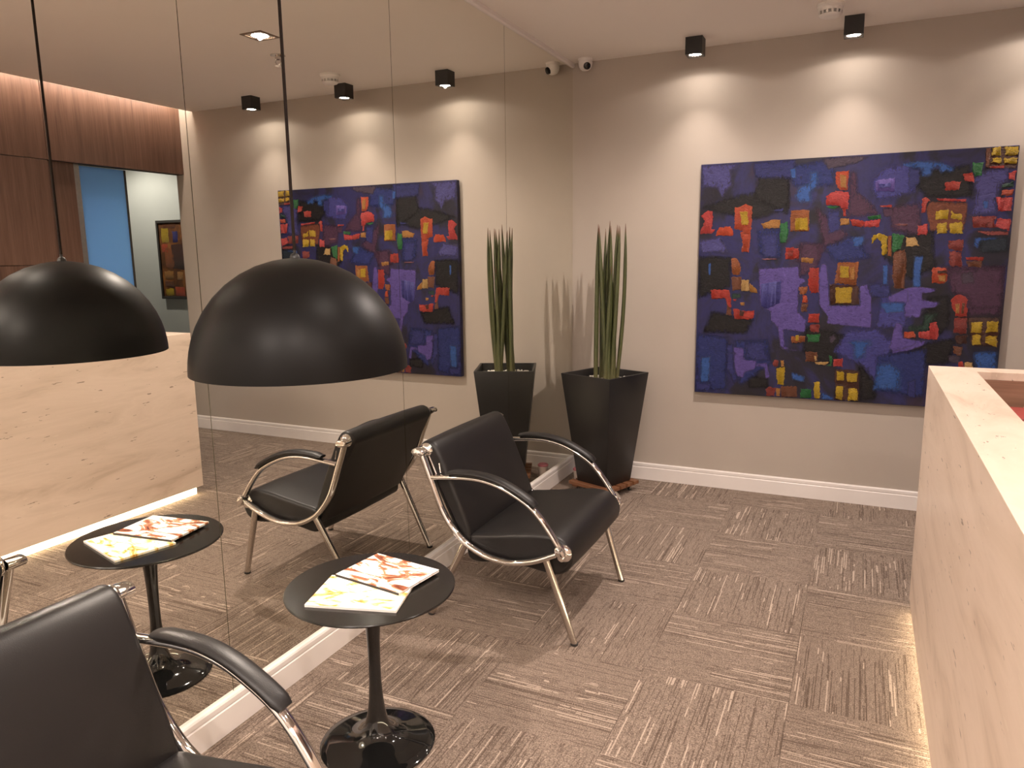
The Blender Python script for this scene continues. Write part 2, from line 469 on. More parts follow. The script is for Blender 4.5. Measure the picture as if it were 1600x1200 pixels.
downlight(1.75, -5.00, 'added unseen downlight behind the photographer', 40.0)  # extra unseen lamp put in to brighten the room
downlight(2.75, -2.75, 'square recessed downlight above the reception desk near its far end', 9.0)
downlight(2.75, -4.60, 'square recessed downlight above the near end of reception desk', 27.0)

cv = MB().box(3.372, 3.390, YR+0.02, -0.01, H+0.095, H+0.125).build('led_strip', M['led_cove'])
tag(cv, 'glowing light strip in the ceiling slot washing the wood wall', 'light strip')
cl_ = thing('corridor_downlight', 'round downlight in the corridor ceiling beyond the doorway', 'downlight', (4.9, 0.15, 2.70))
MB().lathe([(0.0005,-0.006),(0.05,-0.006),(0.06,-0.003),(0.06,0)], 24, cap0=True).build('lamp', M['lamp_on'], cl_)
spot('corridor_beam', (0,0,-0.012), P_CORR, 150, 0.5, cl_, 0.012, (1.0, 0.95, 0.90))

# ---------------------------------------------------------------- ceiling devices
def smoke_detector(x, y):
    t = thing('smoke_detector', 'round white smoke detector on the ceiling beside a cube spotlight', 'smoke detector', (x, y, H)); t.scale = (1.25, 1.25, 1.25)
    MB().lathe([(0.052,0),(0.052,-0.010),(0.046,-0.016)], 32).lathe([(0.046,-0.016),(0.044,-0.028)], 32).build('base', M['plastic'], t, smooth=True)
    MB().lathe([(0.043,-0.040),(0.038,-0.047),(0.024,-0.052),(0.0005,-0.053)], 32, cap1=True).lathe([(0.030,-0.026),(0.030,-0.042)], 24).build('cap', M['plastic'], t, smooth=True)
    for i in range(14):
        a = 2*math.pi*i/14; c, s_ = math.cos(a), math.sin(a)
        MB().add([(0.040*c-0.004*s_, 0.040*s_+0.004*c, -0.028),(0.0445*c-0.004*s_, 0.0445*s_+0.004*c, -0.028),
                  (0.0445*c+0.004*s_, 0.0445*s_-0.004*c, -0.028),(0.040*c+0.004*s_, 0.040*s_-0.004*c, -0.028),
                  (0.040*c-0.004*s_, 0.040*s_+0.004*c, -0.041),(0.0435*c-0.004*s_, 0.0435*s_+0.004*c, -0.041),
                  (0.0435*c+0.004*s_, 0.0435*s_-0.004*c, -0.041),(0.040*c+0.004*s_, 0.040*s_-0.004*c, -0.041)],
                 [(0,1,2,3),(7,6,5,4),(0,4,5,1),(1,5,6,2),(2,6,7,3),(3,7,4,0)]).build('vent_rib', M['plastic'], t)
    MB().lathe([(0.028,-0.026),(0.028,-0.042)], 24).build('sensor_chamber', M['lens_black'], t)
smoke_detector(1.545, -0.50)

t = thing('sprinkler_head', 'small chrome fire sprinkler head on the ceiling, seen in the mirror', 'sprinkler', (1.51, -1.035, H)); t.scale = (1.5, 1.5, 1.4)
MB().lathe([(0.030,0),(0.030,-0.003),(0.012,-0.008),(0.012,-0.018),(0.006,-0.02)], 20).build('escutcheon', M['chrome'], t, smooth=True)
for s_ in (-1, 1):
    MB().tube([(0.008*s_,0,-0.016),(0.014*s_,0,-0.028),(0.004*s_,0,-0.042)], 0.0022, n=8).build('frame_arm', M['chrome'], t, smooth=True)
MB().lathe([(0.0005,-0.042),(0.013,-0.043),(0.013,-0.045),(0.0005,-0.046)], 16).build('deflector', M['chrome'], t)

t = thing('security_camera', 'white turret security camera on the ceiling in the mirror corner', 'security camera', (0.108, -0.075, H))
MB().lathe([(0.046,0),(0.046,-0.012),(0.043,-0.016),(0.0005,-0.016)], 32).build('base', M['plastic'], t, smooth=True)
m = MB(); m.lathe([(0.043,-0.014),(0.0445,-0.026),(0.041,-0.045),(0.033,-0.060),(0.020,-0.069),(0.0005,-0.072)], 32, cap1=True)
m.build('turret', M['plastic'], t, smooth=True)
dv = Vector((0.55, -0.75, -0.36)).normalized(); c0 = Vector((0,0,-0.035))
MB().tube([c0+dv*0.026, c0+dv*0.044, c0+dv*0.0455], [0.024, 0.0215, 0.019], [0.024, 0.0215, 0.019], 24, side=(0,0,1)).build('lens', M['lens_black'], t, smooth=True)

# ---------------------------------------------------------------- paintings
PAL = dict(bk=(27,23,25), bn=(40,48,104), **{'or': (226,84,40)}, pb=(74,70,124), db=(48,50,104), bl=(52,86,148), cr=(222,74,70), rd=(208,64,46), ro=(214,84,44), ye=(222,182,26), oc=(205,142,66),
           gr=(36,122,56), ob=(178,98,44), gp=(72,60,74), dp=(74,46,68), p2=(66,64,128), pu=(92,76,144), pk=(172,112,114), dk=(88,44,30),
           br=(132,74,40), bw=(112,62,44), dr=(160,58,48), dg=(42,64,54), dn=(34,42,52), cm=(228,182,112))
PK = 0.68
DARKS = ('bk','bn','pb','db','gp','dp','dn','p2','bl','pu','dg','bw')
def dark_key(k): return k in DARKS
def mk_paint(key, soft):
    """oil paint; in soft strokes the rim fades into the dark ground through the stored edge weight"""
    t = NT('oil_paint_'+key); v = t.coord()
    c = tuple(x*PK for x in sr(*PAL[key])[:3])
    n = t.noise(t.coord((1,1,1.7)), 24 if dark_key(key) else 52, 5, 0.7, 1.8); n2 = t.noise(v, 130, 4, 0.7, 0.8)
    dark = key in DARKS
    lo = tuple(x*(0.62 if dark else 0.48) for x in c)+(1,); hi = tuple(min(1, x*1.35+0.01) for x in c)+(1,)
    if not dark: c = tuple(x*0.92 for x in c)
    col = t.ramp(n, [(0.36, lo), (0.46, c+(1,)), (0.56, c+(1,)), (0.68, hi)])
    if soft:
        at = t.n('ShaderNodeAttribute', attribute_name='edge')
        w = t.math('ADD', at.outputs['Fac'], t.math('MULTIPLY', t.math('SUBTRACT', t.noise(t.coord((1.5,1,0.8)), 46, 5, 0.7, 1.0), 0.5), t.math('MULTIPLY', at.outputs['Fac'], 2.4)))
        t.l(t.ramp(w, [(0.30, (0,0,0,1)), (0.72, (1,1,1,1))]), t.b.inputs['Alpha'])
    t.set(col, 0.45 if dark else 0.36, spec=0.25 if dark else 0.5)
    t.bump(t.math('ADD', n, t.math('MULTIPLY', n2, 0.8)), 0.4 if dark else 1.0, 0.010 if dark else 0.016)
    return t.m
PM = {}
def paint(key, soft):
    if (key, soft) not in PM: PM[(key, soft)] = mk_paint(key, soft)
    return PM[(key, soft)]

def dab(name, pts, key, parent, y0, h, rnd, inset=0.0035, jit=0.0032, step=0.013, soft=False):
    """raised stroke of paint: ragged outline on the canvas, rounded rim, top at height h; canvas in x-z plane, front is -y"""
    P = [Vector((p[0], p[1])) for p in pts]; Q = []
    for i, p in enumerate(P):
        q = P[(i+1) % len(P)]; k = max(1, min(16, int((q-p).length/step)))
        for j in range(k):
            w = p.lerp(q, j/k); a_ = jit*(0.6 if j == 0 else 1.0)
            Q.append(w+Vector((rnd.uniform(-a_, a_), rnd.uniform(-a_, a_))))
    n = len(Q); area = sum(Q[i].x*Q[(i+1) % n].y-Q[(i+1) % n].x*Q[i].y for i in range(n))
    if area < 0: Q.reverse()
    In = []
    for i in range(n):
        d = Q[(i+2) % n]-Q[i-2]
        if d.length < 1e-6: d = Vector((1,0))
        In.append(Q[i]+Vector((-d.y, d.x)).normalized()*inset)
    vs = [(q.x, y0, q.y) for q in Q]+[(q.x, y0-h*(1.0 if soft else rnd.uniform(0.55,1.25)), q.y) for q in In]
    me = bpy.data.meshes.new(name); bm = bmesh.new()
    V = [bm.verts.new(v) for v in vs]
    for i in range(n): bm.faces.new([V[i], V[(i+1) % n], V[n+(i+1) % n], V[n+i]])
    top = bm.faces.new(V[n:])
    bmesh.ops.triangulate(bm, faces=[top])
    bmesh.ops.recalc_face_normals(bm, faces=bm.faces)
    bm.normal_update()
    if sum(f.normal.y*f.calc_area() for f in bm.faces) > 0: bmesh.ops.reverse_faces(bm, faces=bm.faces)
    if soft: bmesh.ops.reverse_faces(bm, faces=[f for f in bm.faces if f.normal.y > 0])
    bm.to_mesh(me); bm.free(); me.materials.append(paint(key, soft))
    if not soft:
        for p in me.polygons: p.use_smooth = True
        me.set_sharp_from_angle(angle=math.radians(50))
    return link(bpy.data.objects.new(name, me), parent)

def glaze(name, pts, key, parent, y0, h, width):
    """thin layer of paint over the ground: a grid clipped to the outline, its edge weight falling to zero at the border"""
    P = [Vector(p) for p in pts]; n = len(P)
    x0, x1 = min(p.x for p in P), max(p.x for p in P); z0, z1 = min(p.y for p in P), max(p.y for p in P)
    st = max(0.004, min(0.012, min(x1-x0, z1-z0)/7))
    def sd(q):
        d = 9.0; c = False
        for i in range(n):
            a, b = P[i], P[(i+1) % n]; ab = b-a; l = ab.length_squared
            t = max(0.0, min(1.0, (q-a).dot(ab)/l)) if l else 0.0
            d = min(d, (q-a-ab*t).length)
            if (a.y > q.y) != (b.y > q.y) and q.x < (b.x-a.x)*(q.y-a.y)/(b.y-a.y)+a.x: c = not c
        return d if c else -d
    g = width*0.5; nx = int((x1-x0+2*g)/st)+2; nz = int((z1-z0+2*g)/st)+2
    val = {}; vs = []; idx = {}; wt = []
    for i in range(nx):
        for j in range(nz): val[i, j] = sd(Vector((x0-g+i*st, z0-g+j*st)))/width+0.5
    def vid(i, j):
        if (i, j) not in idx:
            idx[i, j] = len(vs)
            vs.append((min(max(x0-g+i*st, -GW), GW), y0-h, min(max(z0-g+j*st, 0.001), GH))); wt.append(max(0.0, min(1.0, val[i, j])))
        return idx[i, j]
    fs = []
    for i in range(nx-1):
        for j in range(nz-1):
            if max(val[i, j], val[i+1, j], val[i, j+1], val[i+1, j+1]) > 0.0:
                fs.append((vid(i, j), vid(i+1, j), vid(i+1, j+1), vid(i, j+1)))
    me = bpy.data.meshes.new(name); me.from_pydata(vs, [], fs); me.materials.append(paint(key, True))
    at = me.attributes.new('edge', 'FLOAT', 'POINT')
    for k, w in enumerate(wt): at.data[k].value = w
    return link(bpy.data.objects.new(name, me), parent)

def mk_canvas(name, stops, rot=0):
    t = NT(name); v = t.coord((1,1,0.8), rnd=False)
    n = t.noise(v, 3.4, 5, 0.6, 0.6); n2 = t.noise(v, 60, 3)
    t.set(t.ramp(n, stops), 0.5, spec=0.25); t.bump(t.math('ADD', n2, n), 0.3, 0.004)
    return t.m
CV = mk_canvas('dark_navy_canvas', [(0.32, sr(30,26,29)), (0.45, sr(33,30,42)), (0.54, sr(40,39,80)), (0.60, sr(38,36,66)), (0.68, sr(50,38,54)), (0.76, sr(32,29,36))])
DABS = """bk1 21,255 205,196 507,146 513,273 340,332 169,300
bk1 4,553 192,555 198,731 10,802
bk1 95,884 339,934 302,1018 44,1012
bk1 1009,464 1259,421 1284,615 1169,688 1027,563
bk1 1173,1066 1410,1006 1389,1145 1225,1166
bk1 319,1268 439,1289 441,1338 329,1352
bk1 647,966 868,1012 806,1187 629,1115
bk1 938,1180 1037,1254 1032,1373 956,1379
bk1 1108,116 1401,86 1425,249 1214,240
bk1 1264,787 1360,773 1374,946 1333,984 1253,936
bk1 322,214 329,85 504,82 515,312
bn1 4,1028 196,1049 194,1368 4,1390
bn1 719,496 859,448 958,563 772,586
bn1 237,1062 429,1055 454,1191 275,1341
p21 802,1107 867,986 1018,969 1115,1043 1038,1280 961,1179
bn1 1028,1124 1269,1075 1282,1343 1041,1320
p21 1029,777 1153,776 1165,952 1017,956
bn1 502,44 740,9 748,158 532,147
bn1 342,398 469,401 477,558 361,543
dp1 660,279 834,435 767,484 573,494 565,585 688,586 720,509
dp1 1031,293 1184,274 1207,444 1062,416
dp1 1316,615 1607,616 1608,866 1464,882 1392,761
pb1 6,6 236,11 173,43 179,135 150,159 130,200 103,139 12,122
db1 302,7 532,4 537,104 321,92
bl1 507,54 539,52 542,112 522,107
db1 409,288 486,274 479,293
cr2 7,302 51,273 73,278 83,313 72,381 94,386 78,411 4,410 32,333
or2 115,378 187,373 203,412 200,429 99,425
ro2 204,262 274,243 308,257 305,396 300,417 209,385
ye3 234,284 284,286 291,366 250,367
oc2 363,359 445,337 473,340 466,387 375,391
gr2 470,362 510,353 517,422 509,471 476,473 467,420
ob2 525,290 624,290 631,412 528,409
ye3 548,334 619,332 623,406 552,402
bl1 622,80 658,78 661,146 627,189 630,245 572,239 547,209 568,162 625,140
gp1 675,12 824,4 919,12 856,43 716,66
ro2 754,84 821,80 820,186 783,188 758,155
oc3 774,97 808,103 816,178 782,172
cr2 709,220 760,187 830,202 830,293 792,288 780,271 716,267
rd2 800,288 819,293 821,333 806,332
dp1 829,88 859,94 869,200 950,274 993,326 829,337 826,293 836,269
gr2 716,273 784,275 759,290 728,285
oc2 791,340 837,345 839,381 794,384
rd2 841,349 912,359 917,395 858,386
cr2 912,363 995,354 997,393 921,399
gr2 929,340 997,328 1002,350 941,356
p21 945,137 1002,83 1096,61 1148,65 1159,213 1055,235 977,244 946,203
pu2 956,146 1055,131 1057,208 967,200
p23 975,162 1036,157 1041,188 977,185
bl1 1079,60 1148,57 1150,91 1097,73
rd2 990,279 1051,278 1050,293 994,289
dp1 1006,296 1056,297 1059,340 1016,339
db1 729,297 789,300 795,408 736,427 724,346
pk2 1068,382 1136,382 1133,393 1087,392
bl1 1117,57 1169,53 1227,60 1268,66 1338,100 1312,114 1275,115 1262,81 1230,94 1229,128 1191,133 1182,91 1118,72
db1 1119,84 1171,91 1177,167 1127,202
dk1 1470,4 1616,4 1616,117 1479,105
br2 1472,6 1493,4 1492,106 1478,101
ye2 1498,4 1539,4 1541,47 1500,46
ye2 1553,4 1616,4 1616,49 1559,48
ye2 1504,59 1542,54 1544,85 1499,82
ye2 1555,59 1616,61 1616,90 1557,88
rd2 1494,98 1561,99 1562,112 1495,108
gr2 1415,75 1467,75 1460,107 1466,144 1434,150 1419,112
rd2 1376,132 1419,127 1436,180 1389,168
rd2 1298,169 1373,167 1366,213 1300,216
pb1 1435,128 1578,114 1583,173 1553,193 1542,244 1540,340 1433,343 1444,239
cr2 1583,136 1614,124 1615,178 1586,169
dg2 1557,193 1609,181 1609,210 1558,211
ro2 1559,226 1613,221 1609,254 1558,248
cr2 1536,258 1613,263 1613,331 1552,329
bl1 1476,274 1505,272 1505,312 1489,315
rd2 1196,251 1213,244 1235,264 1212,279 1216,325 1198,328
cr2 1262,252 1403,262 1401,275 1276,266
bw1 1232,268 1408,279 1410,350 1403,425 1247,421 1218,305
ye2 1263,319 1324,311 1328,364 1267,366
ye2 1336,317 1356,337 1391,342 1394,372 1338,363
ye2 1275,384 1324,381 1326,439 1279,441
ye2 1336,384 1394,380 1402,441 1338,439
cr2 1182,393 1232,386 1236,421 1228,448 1186,443
dr2 1437,351 1554,359 1537,377 1549,414 1448,411
cr2 1549,366 1612,371 1612,431 1579,422 1546,414
dr1 1456,429 1607,436 1607,455 1517,453
bl1 1456,467 1563,467 1558,478 1483,482 1473,520 1459,504
dn1 1483,482 1606,462 1611,537 1492,547
dr2 1335,479 1403,473 1412,496 1401,538 1340,525
dr2 1344,535 1403,540 1408,618 1353,614
rd2 1424,567 1510,568 1505,587 1428,582
br2 1429,588 1502,588 1498,623 1441,621
ro2 1272,622 1340,622 1349,692 1337,708 1271,706
dk3 1295,639 1341,636 1339,653 1296,653
oc3 1299,665 1340,661 1339,700 1305,698
bl1 1182,562 1222,561 1214,645 1222,732 1183,728 1180,637
pu1 1164,732 1220,728 1294,739 1288,755 1226,763 1236,799 1320,814 1301,838 1232,847 1232,895 1154,897 1148,812 1076,813 1133,744
dp1 1352,638 1599,623 1608,829 1466,850 1450,773 1374,754
gp1 1409,653 1463,646 1472,707 1418,707
rd2 1390,777 1416,767 1451,788 1454,886 1401,887 1371,797
br3 1426,812 1440,812 1438,871 1424,871
oc3 1393,817 1416,816 1417,871 1400,871
dr2 1399,895 1456,894 1460,981 1398,979
dk2 1406,994 1467,984 1464,1036 1416,1038
br2 1404,1050 1448,1052 1442,1104 1407,1094
gp1 1384,1103 1442,1104 1435,1145 1390,1139
dk1 1459,890 1608,887 1611,1044 1485,1043
ye2 1477,917 1532,914 1528,972 1479,974
ye2 1551,909 1604,906 1605,968 1548,972
ye2 1489,985 1527,982 1532,1039 1491,1041
ye2 1548,991 1606,985 1606,1048 1548,1029
bl1 1502,1086 1605,1073 1609,1183 1530,1188
cr2 1227,980 1280,970 1280,930 1314,919 1326,953 1325,1017 1290,1018 1229,1008
ro2 1159,978 1209,975 1215,1011 1162,1015
dg1 1252,883 1314,874 1280,922 1276,966 1209,973 1180,965 1179,945 1250,943
pu1 1184,1026 1273,1027 1251,1056 1188,1083 1106,1103 1110,1004 1132,942 1163,1027
rd2 1435,1141 1451,1130 1465,1175 1437,1177
cm2 1462,1139 1499,1137 1505,1173 1465,1175
ro2 247,403 305,404 304,467 298,527 252,524 262,471 248,432
pb1 4,453 126,438 171,517 20,528
bl1 62,594 77,589 77,664 64,660
ob2 198,564 219,560 244,586 255,616 253,660 219,664 201,647
br2 202,673 262,673 261,751 210,755
cm3 262,690 305,694 309,759 261,759
oc2 309,711 348,741 358,767 314,763
rd2 80,752 192,753 208,826 205,861 187,852 169,804 86,810
br2 178,830 203,865 211,909 181,906
rd2 218,869 244,865 261,882 287,877 345,874 343,919 314,933 229,931
dk3 261,873 287,881 284,912 258,908
oc2 259,829 285,827 285,846 264,847
dg1 206,773 257,772 262,799 211,804
rd2 216,806 239,808 233,821 221,819
pu1 360,626 582,614 589,677 629,693 588,731 591,879 637,925 637,998 515,980 529,1092 607,1111 509,1102 482,972 443,930 437,878 378,845
p22 376,715 490,694 492,821 420,866 382,845
rd2 505,500 577,506 584,568 508,569
dr3 518,521 550,520 551,555 519,555
pk2 374,564 460,567 456,573 378,571
oc2 591,560 662,565 660,594 601,589
db1 360,418 457,420 459,558 382,553
ob2 588,731 639,731 633,769 598,778
ro2 612,782 638,781 644,823 612,824
br2 609,828 644,828 639,879 611,875
rd2 642,618 693,623 702,764 657,769 639,714
pu1 707,602 732,598 748,714 762,838 926,836 915,721 952,717 979,786 987,917 986,962 753,943 758,901 708,839 694,656
bl1 858,450 921,447 916,495 868,502
ob2 791,594 903,587 896,721 782,709
ye3 805,611 852,609 856,680 809,676
oc3 857,623 886,607 887,689 861,689
dk2 757,714 908,723 918,832 766,832
ye3 787,732 878,732 876,824 792,823
ye2 964,440 1004,433 1041,450 1043,544 1019,556 1010,477 987,456 960,488
ob2 1042,446 1060,446 1066,561 1046,556
gr2 1063,434 1123,447 1113,514 1075,537 1066,529
cm2 1130,455 1176,456 1200,504 1134,506
br2 1075,539 1131,520 1143,585 1146,740 1092,736 1079,672
bl1 1026,608 1051,604 1055,720 1033,712
db1 955,709 1069,720 1074,785 982,786
pu1 1063,785 1132,748 1161,748 1165,812 1076,813
bl1 1017,818 1148,816 1144,868 1061,874
rd2 652,887 709,886 710,940 650,938
dp1 584,477 689,483 688,614 593,672
bl1 36,1176 91,1169 85,1325 36,1333
db1 4,1215 36,1338 99,1334 105,1384 4,1391
db1 187,1088 226,1082 236,1226 260,1292 244,1329 197,1241
db1 299,1075 404,1062 446,1179 375,1178 307,1168
pu1 231,1104 287,1107 298,1178 367,1183 364,1232 301,1254 294,1290 259,1283 240,1221
pu1 367,1201 430,1193 451,1281 430,1287 414,1216 368,1214
ob2 562,1026 642,1019 640,1058 568,1065
ye3 586,1019 606,1018 604,1051 588,1051
dr2 464,1201 475,1169 496,1173 493,1212 468,1209
oc2 508,1172 528,1171 530,1206 514,1211
ye2 490,1221 532,1213 537,1259 531,1323 498,1318 487,1266
dr2 429,1354 449,1339 487,1341 485,1393 435,1392
oc2 491,1341 516,1344 514,1393 493,1392
br2 515,1331 605,1325 610,1391 522,1395
gr2 630,1337 687,1337 694,1395 629,1394
bl1 577,1243 647,1265 644,1296 579,1283
dr2 663,954 714,949 716,995 669,997
gr2 648,1010 721,1004 716,1051 656,1057
br2 647,1113 711,1111 718,1168 650,1174
cm3 694,1135 708,1135 710,1167 700,1167
cm2 698,1174 777,1168 773,1176 758,1190 707,1186
gr2 775,1129 794,1133 794,1193 766,1192 785,1178
cr2 799,1150 849,1143 856,1194 804,1196
dk1 810,1209 941,1210 953,1392 821,1394
ye2 822,1217 862,1223 864,1274 826,1277
ye2 877,1231 935,1228 934,1279 880,1282
ye2 824,1311 863,1309 863,1391 824,1380
ye2 890,1320 940,1317 947,1390 891,1393
ye2 699,1293 734,1289 740,1391 710,1393
bl1 747,1351 808,1381 809,1390 750,1392
bl1 878,1045 992,1036 992,1061 963,1071 967,1133 914,1144 902,1065
bl1 1037,1180 1091,1161 1152,1199 1156,1307 1027,1315
pu1 1112,930 1145,937 1151,1014 1216,1024 1218,1048 1112,1094 1089,1070
db1 1197,1263 1232,1248 1239,1351 1199,1346
gp1 769,1023 795,1005 808,1030 783,1061"""
PX0, PX1, PZ0, PZ1 = 0.843, 2.463, 0.628, 2.027
pt = thing('abstract_painting', 'large abstract oil painting of coloured blocks on dark blue canvas', 'painting', ((PX0+PX1)/2, 0, PZ0))
w2 = (PX1-PX0)/2; hp = PZ1-PZ0; GW, GH = w2-0.001, hp-0.001
MB().box(-w2, w2, -0.050, -0.012, 0, hp).build('canvas', CV, pt, bevel=0.002, seg=1)
MB().box(-w2+0.02, w2-0.02, -0.012, 0.0, 0.02, 0.06).box(-w2+0.02, w2-0.02, -0.012, 0.0, hp-0.06, hp-0.02).box(-w2+0.02, -w2+0.06, -0.012, 0.0, 0.06, hp-0.06).box(w2-0.06, w2-0.02, -0.012, 0.0, 0.06, hp-0.06).build('stretcher_frame', M['slat_wood'], pt)
rnd = random.Random(11)
for i, ln in enumerate(DABS.strip().splitlines()):
    w = ln.split(); key, lv = w[0][:2], int(w[0][2])
    pts = []
    for q in w[1:]:
        a, b = q.split(','); pts.append((int(a)/1000-w2, hp-int(b)/1000))
    hh = {1: 0.0008, 2: 0.0034, 3: 0.0062}[lv] + i*0.000004
    jit = {1: 0.007, 2: 0.0042, 3: 0.0034}[lv]; ins = {1: 0.015, 2: 0.0032, 3: 0.003}[lv]
    mnw = min(max(p[0] for p in pts)-min(p[0] for p in pts), max(p[1] for p in pts)-min(p[1] for p in pts))
    if mnw < 0.03: ins *= 0.6; jit *= 0.5
    if lv == 1: ins = min(ins, mnw*0.16)
    if lv == 1:
        glaze('paint_glaze', pts, key, pt, -0.0500, hh, min(mnw*0.5, 0.018 if key in ('dk', 'bw', 'pu', 'dr') else 0.055))
    else:
        dab('paint_dab', pts, key, pt, -0.0500, hh, rnd, ins, jit, 0.008)

cp = thing('framed_painting', 'framed brown and yellow abstract painting on the corridor wall', 'painting', (4.44, 0.80, 1.115))
MB().box(-0.37, 0.37, -0.03, -0.0, 0.0, 0.765).build('canvas', mk_canvas('corridor_canvas', [(0.3, sr(52,40,34)), (0.5, sr(96,60,36)), (0.62, sr(150,96,50)), (0.75, sr(60,48,44))]), cp)
for (a, b, c, d) in ((-0.385,0.385,-0.015,0.012),(-0.385,0.385,0.753,0.78),(-0.385,-0.36,0.012,0.753),(0.36,0.385,0.012,0.753)):
    MB().box(a, b, -0.045, 0.0, c, d).build('frame_bar', M['dark_gap'], cp, bevel=0.002, seg=1)
for key, x0, x1, z0, z1 in (('ye',0.225,0.325,0.56,0.70),('pb',0.10,0.17,0.56,0.67),('ro',0.25,0.34,0.46,0.54),('ob',0.18,0.30,0.30,0.50),('oc',0.20,0.33,0.19,0.27),
                            ('oc',0.07,0.15,0.18,0.26),('ro',0.06,0.19,0.02,0.11),('ye',0.22,0.33,0.02,0.09),('br',0.12,0.30,0.70,0.745),('dk',-0.3,0.2,0.29,0.54),
                            ('bl',-0.3,-0.1,0.1,0.25),('ye',-0.2,-0.05,0.6,0.72),('br',0.2,0.33,0.10,0.17)):
    dab('paint_dab', [(x0,z0),(x1,z0),(x1,z1),(x0,z1)], key, cp, -0.030, 0.002, rnd, 0.002, 0.008, 0.03)

# ---------------------------------------------------------------- reception desk
DX, DY0, DY1, DZ = 2.030, -5.0, -1.400, 1.045
dk = thing('reception_desk', 'long beige travertine reception desk glowing at its base', 'desk', (DX, DY1, 0))
L = DY1-DY0
# all in coordinates local to the far front corner; x to the right, y towards the camera is negative
def slab(name, prof, m):
    n = len(prof); vs = [(x, y, z) for y in (-L, 0.0) for x, z in prof]
    fs = [(i, (i+1) % n, n+(i+1) % n, n+i) for i in range(n)]+[tuple(range(n)), tuple(range(n, 2*n))]
    mesh(name, vs, fs, m, dk)
slab('front_slab', [(0,0.052),(0,DZ-0.0012),(0.0004,DZ-0.0004),(0.03,DZ-0.03),(0.03,0.052)], M['trav'])
slab('top_slab', [(0.0004,DZ-0.0004),(0.0012,DZ),(0.152,DZ),(0.152,DZ-0.03),(0.03,DZ-0.03)], M['trav_top'])
MB().box(0.152, 1.05, -0.105, 0.0, DZ-0.03, DZ).build('end_top_slab', M['trav_top'], dk, bevel=0.0012, seg=1)
MB().box(0.03, 1.05, -0.03, 0.0, 0.052, DZ-0.03).build('end_slab', M['trav'], dk, bevel=0.0012, seg=1)
MB().box(0.122, 0.150, -L, -0.105, 0.10, DZ-0.03).build('inner_board', M['desk_wood'], dk)
MB().box(0.150, 1.05, -0.105, -0.080, 0.10, DZ-0.03).build('end_inner_board', M['desk_wood'], dk)
MB().box(0.150, 0.82, -L, -0.105, 0.70, 0.735).build('worktop', M['desk_wood'], dk)
MB().box(0.150, 0.42, -1.20, -0.105, 0.86, 0.88).build('inner_shelf', plain('dark_shelf', (0.03,0.022,0.02,1), 0.4), dk)
MB().box(0.030, 0.050, -L+0.02, -0.030, 0.0, 0.060).build('light_strip', M['led_desk'], dk)
MB().box(0.052, 1.03, -L+0.02, -0.034, 0.0, 0.052).build('plinth', M['dark_gap'], dk)

t = thing('red_folder', 'red folder lying inside the desk behind its stone top', 'folder', (2.405, -1.690, 0.881))
MB().box(-0.155, 0.155, -0.11, 0.11, 0.0, 0.05).build('cover', plain('red_card', (0.32, 0.045, 0.04, 1), 0.4), t, bevel=0.003)
MB().box(-0.150, 0.150, -0.112, 0.0, 0.008, 0.042).build('papers', M['plastic'], t)
t = thing('card_holder', 'small pale tray standing against the inner edge of the desk', 'tray', (2.215, -2.68, 0.8805))
MB().box(-0.028, 0.05, -0.08, 0.08, 0.0, 0.165).build('tray_body', plain('pale_pink_plastic', (0.60, 0.42, 0.36, 1), 0.4), t, bevel=0.004)
MB().box(-0.022, 0.044, -0.074, 0.074, 0.158, 0.168).build('cards', M['plastic'], t)

# ---------------------------------------------------------------- armchairs
CRADLE = [(-0.318,0.722),(-0.300,0.672),(-0.272,0.600),(-0.248,0.535),(-0.222,0.475),(-0.185,0.420),(-0.128,0.363),(-0.045,0.322),(0.045,0.307),(0.115,0.314),(0.195,0.338),(0.283,0.380)]
ARM = [(-0.268,0.618),(-0.19,0.626),(-0.12,0.632),(-0.045,0.631),(0.03,0.616),(0.10,0.587),(0.16,0.552),(0.20,0.514),(0.24,0.464),(0.285,0.398)]
SIDE = 0.345
def cushion(name, prof, half, rnd_r, parent, m=M['leather'], n=5):
    P = spline([(x, z) for x, z in prof], n, closed=True)
    N = len(P)
    area = sum(P[i].x*P[(i+1) % N].y-P[(i+1) % N].x*P[i].y for i in range(N))
    sg = 1 if area > 0 else -1
    nrm = []
    for i in range(N):
        d = P[(i+1) % N]-P[i-1]; nrm.append(Vector((-d.y, d.x)).normalized()*sg)
    rows = []
    for a in (0, 25, 50, 75, 90):
        rows.append((-half+rnd_r*(1-math.sin(math.radians(a))), rnd_r*(1-math.cos(math.radians(90-a)))))
    rows[-1] = (-half+0.0, 0.0) if False else rows[-1]
    # rows: from flat end face (fully inset) to full section
    rows = [(-half+rnd_r*(1-math.cos(math.radians(a))), rnd_r*(1-math.sin(math.radians(a)))) for a in (0, 22, 45, 68, 90)]
    rows += [(-half*0.5, -0.003), (0.0, -0.004), (half*0.5, -0.003)]
    rows += [(-y, k) for y, k in rows[4::-1]]
    vs = []; fs = []
    for y, k in rows:
        for i in range(N): q = P[i]+nrm[i]*k; vs.append((q.x, y, q.y))
    for j in range(len(rows)-1):
        for i in range(N):
            k = (i+1) % N; fs.append((j*N+i, j*N+k, (j+1)*N+k, (j+1)*N+i))
    fs.append(tuple(range(N))); fs.append(tuple((len(rows)-1)*N+i for i in range(N)))
    return mesh(name, vs, fs, m, parent, None, True, sharp=60)

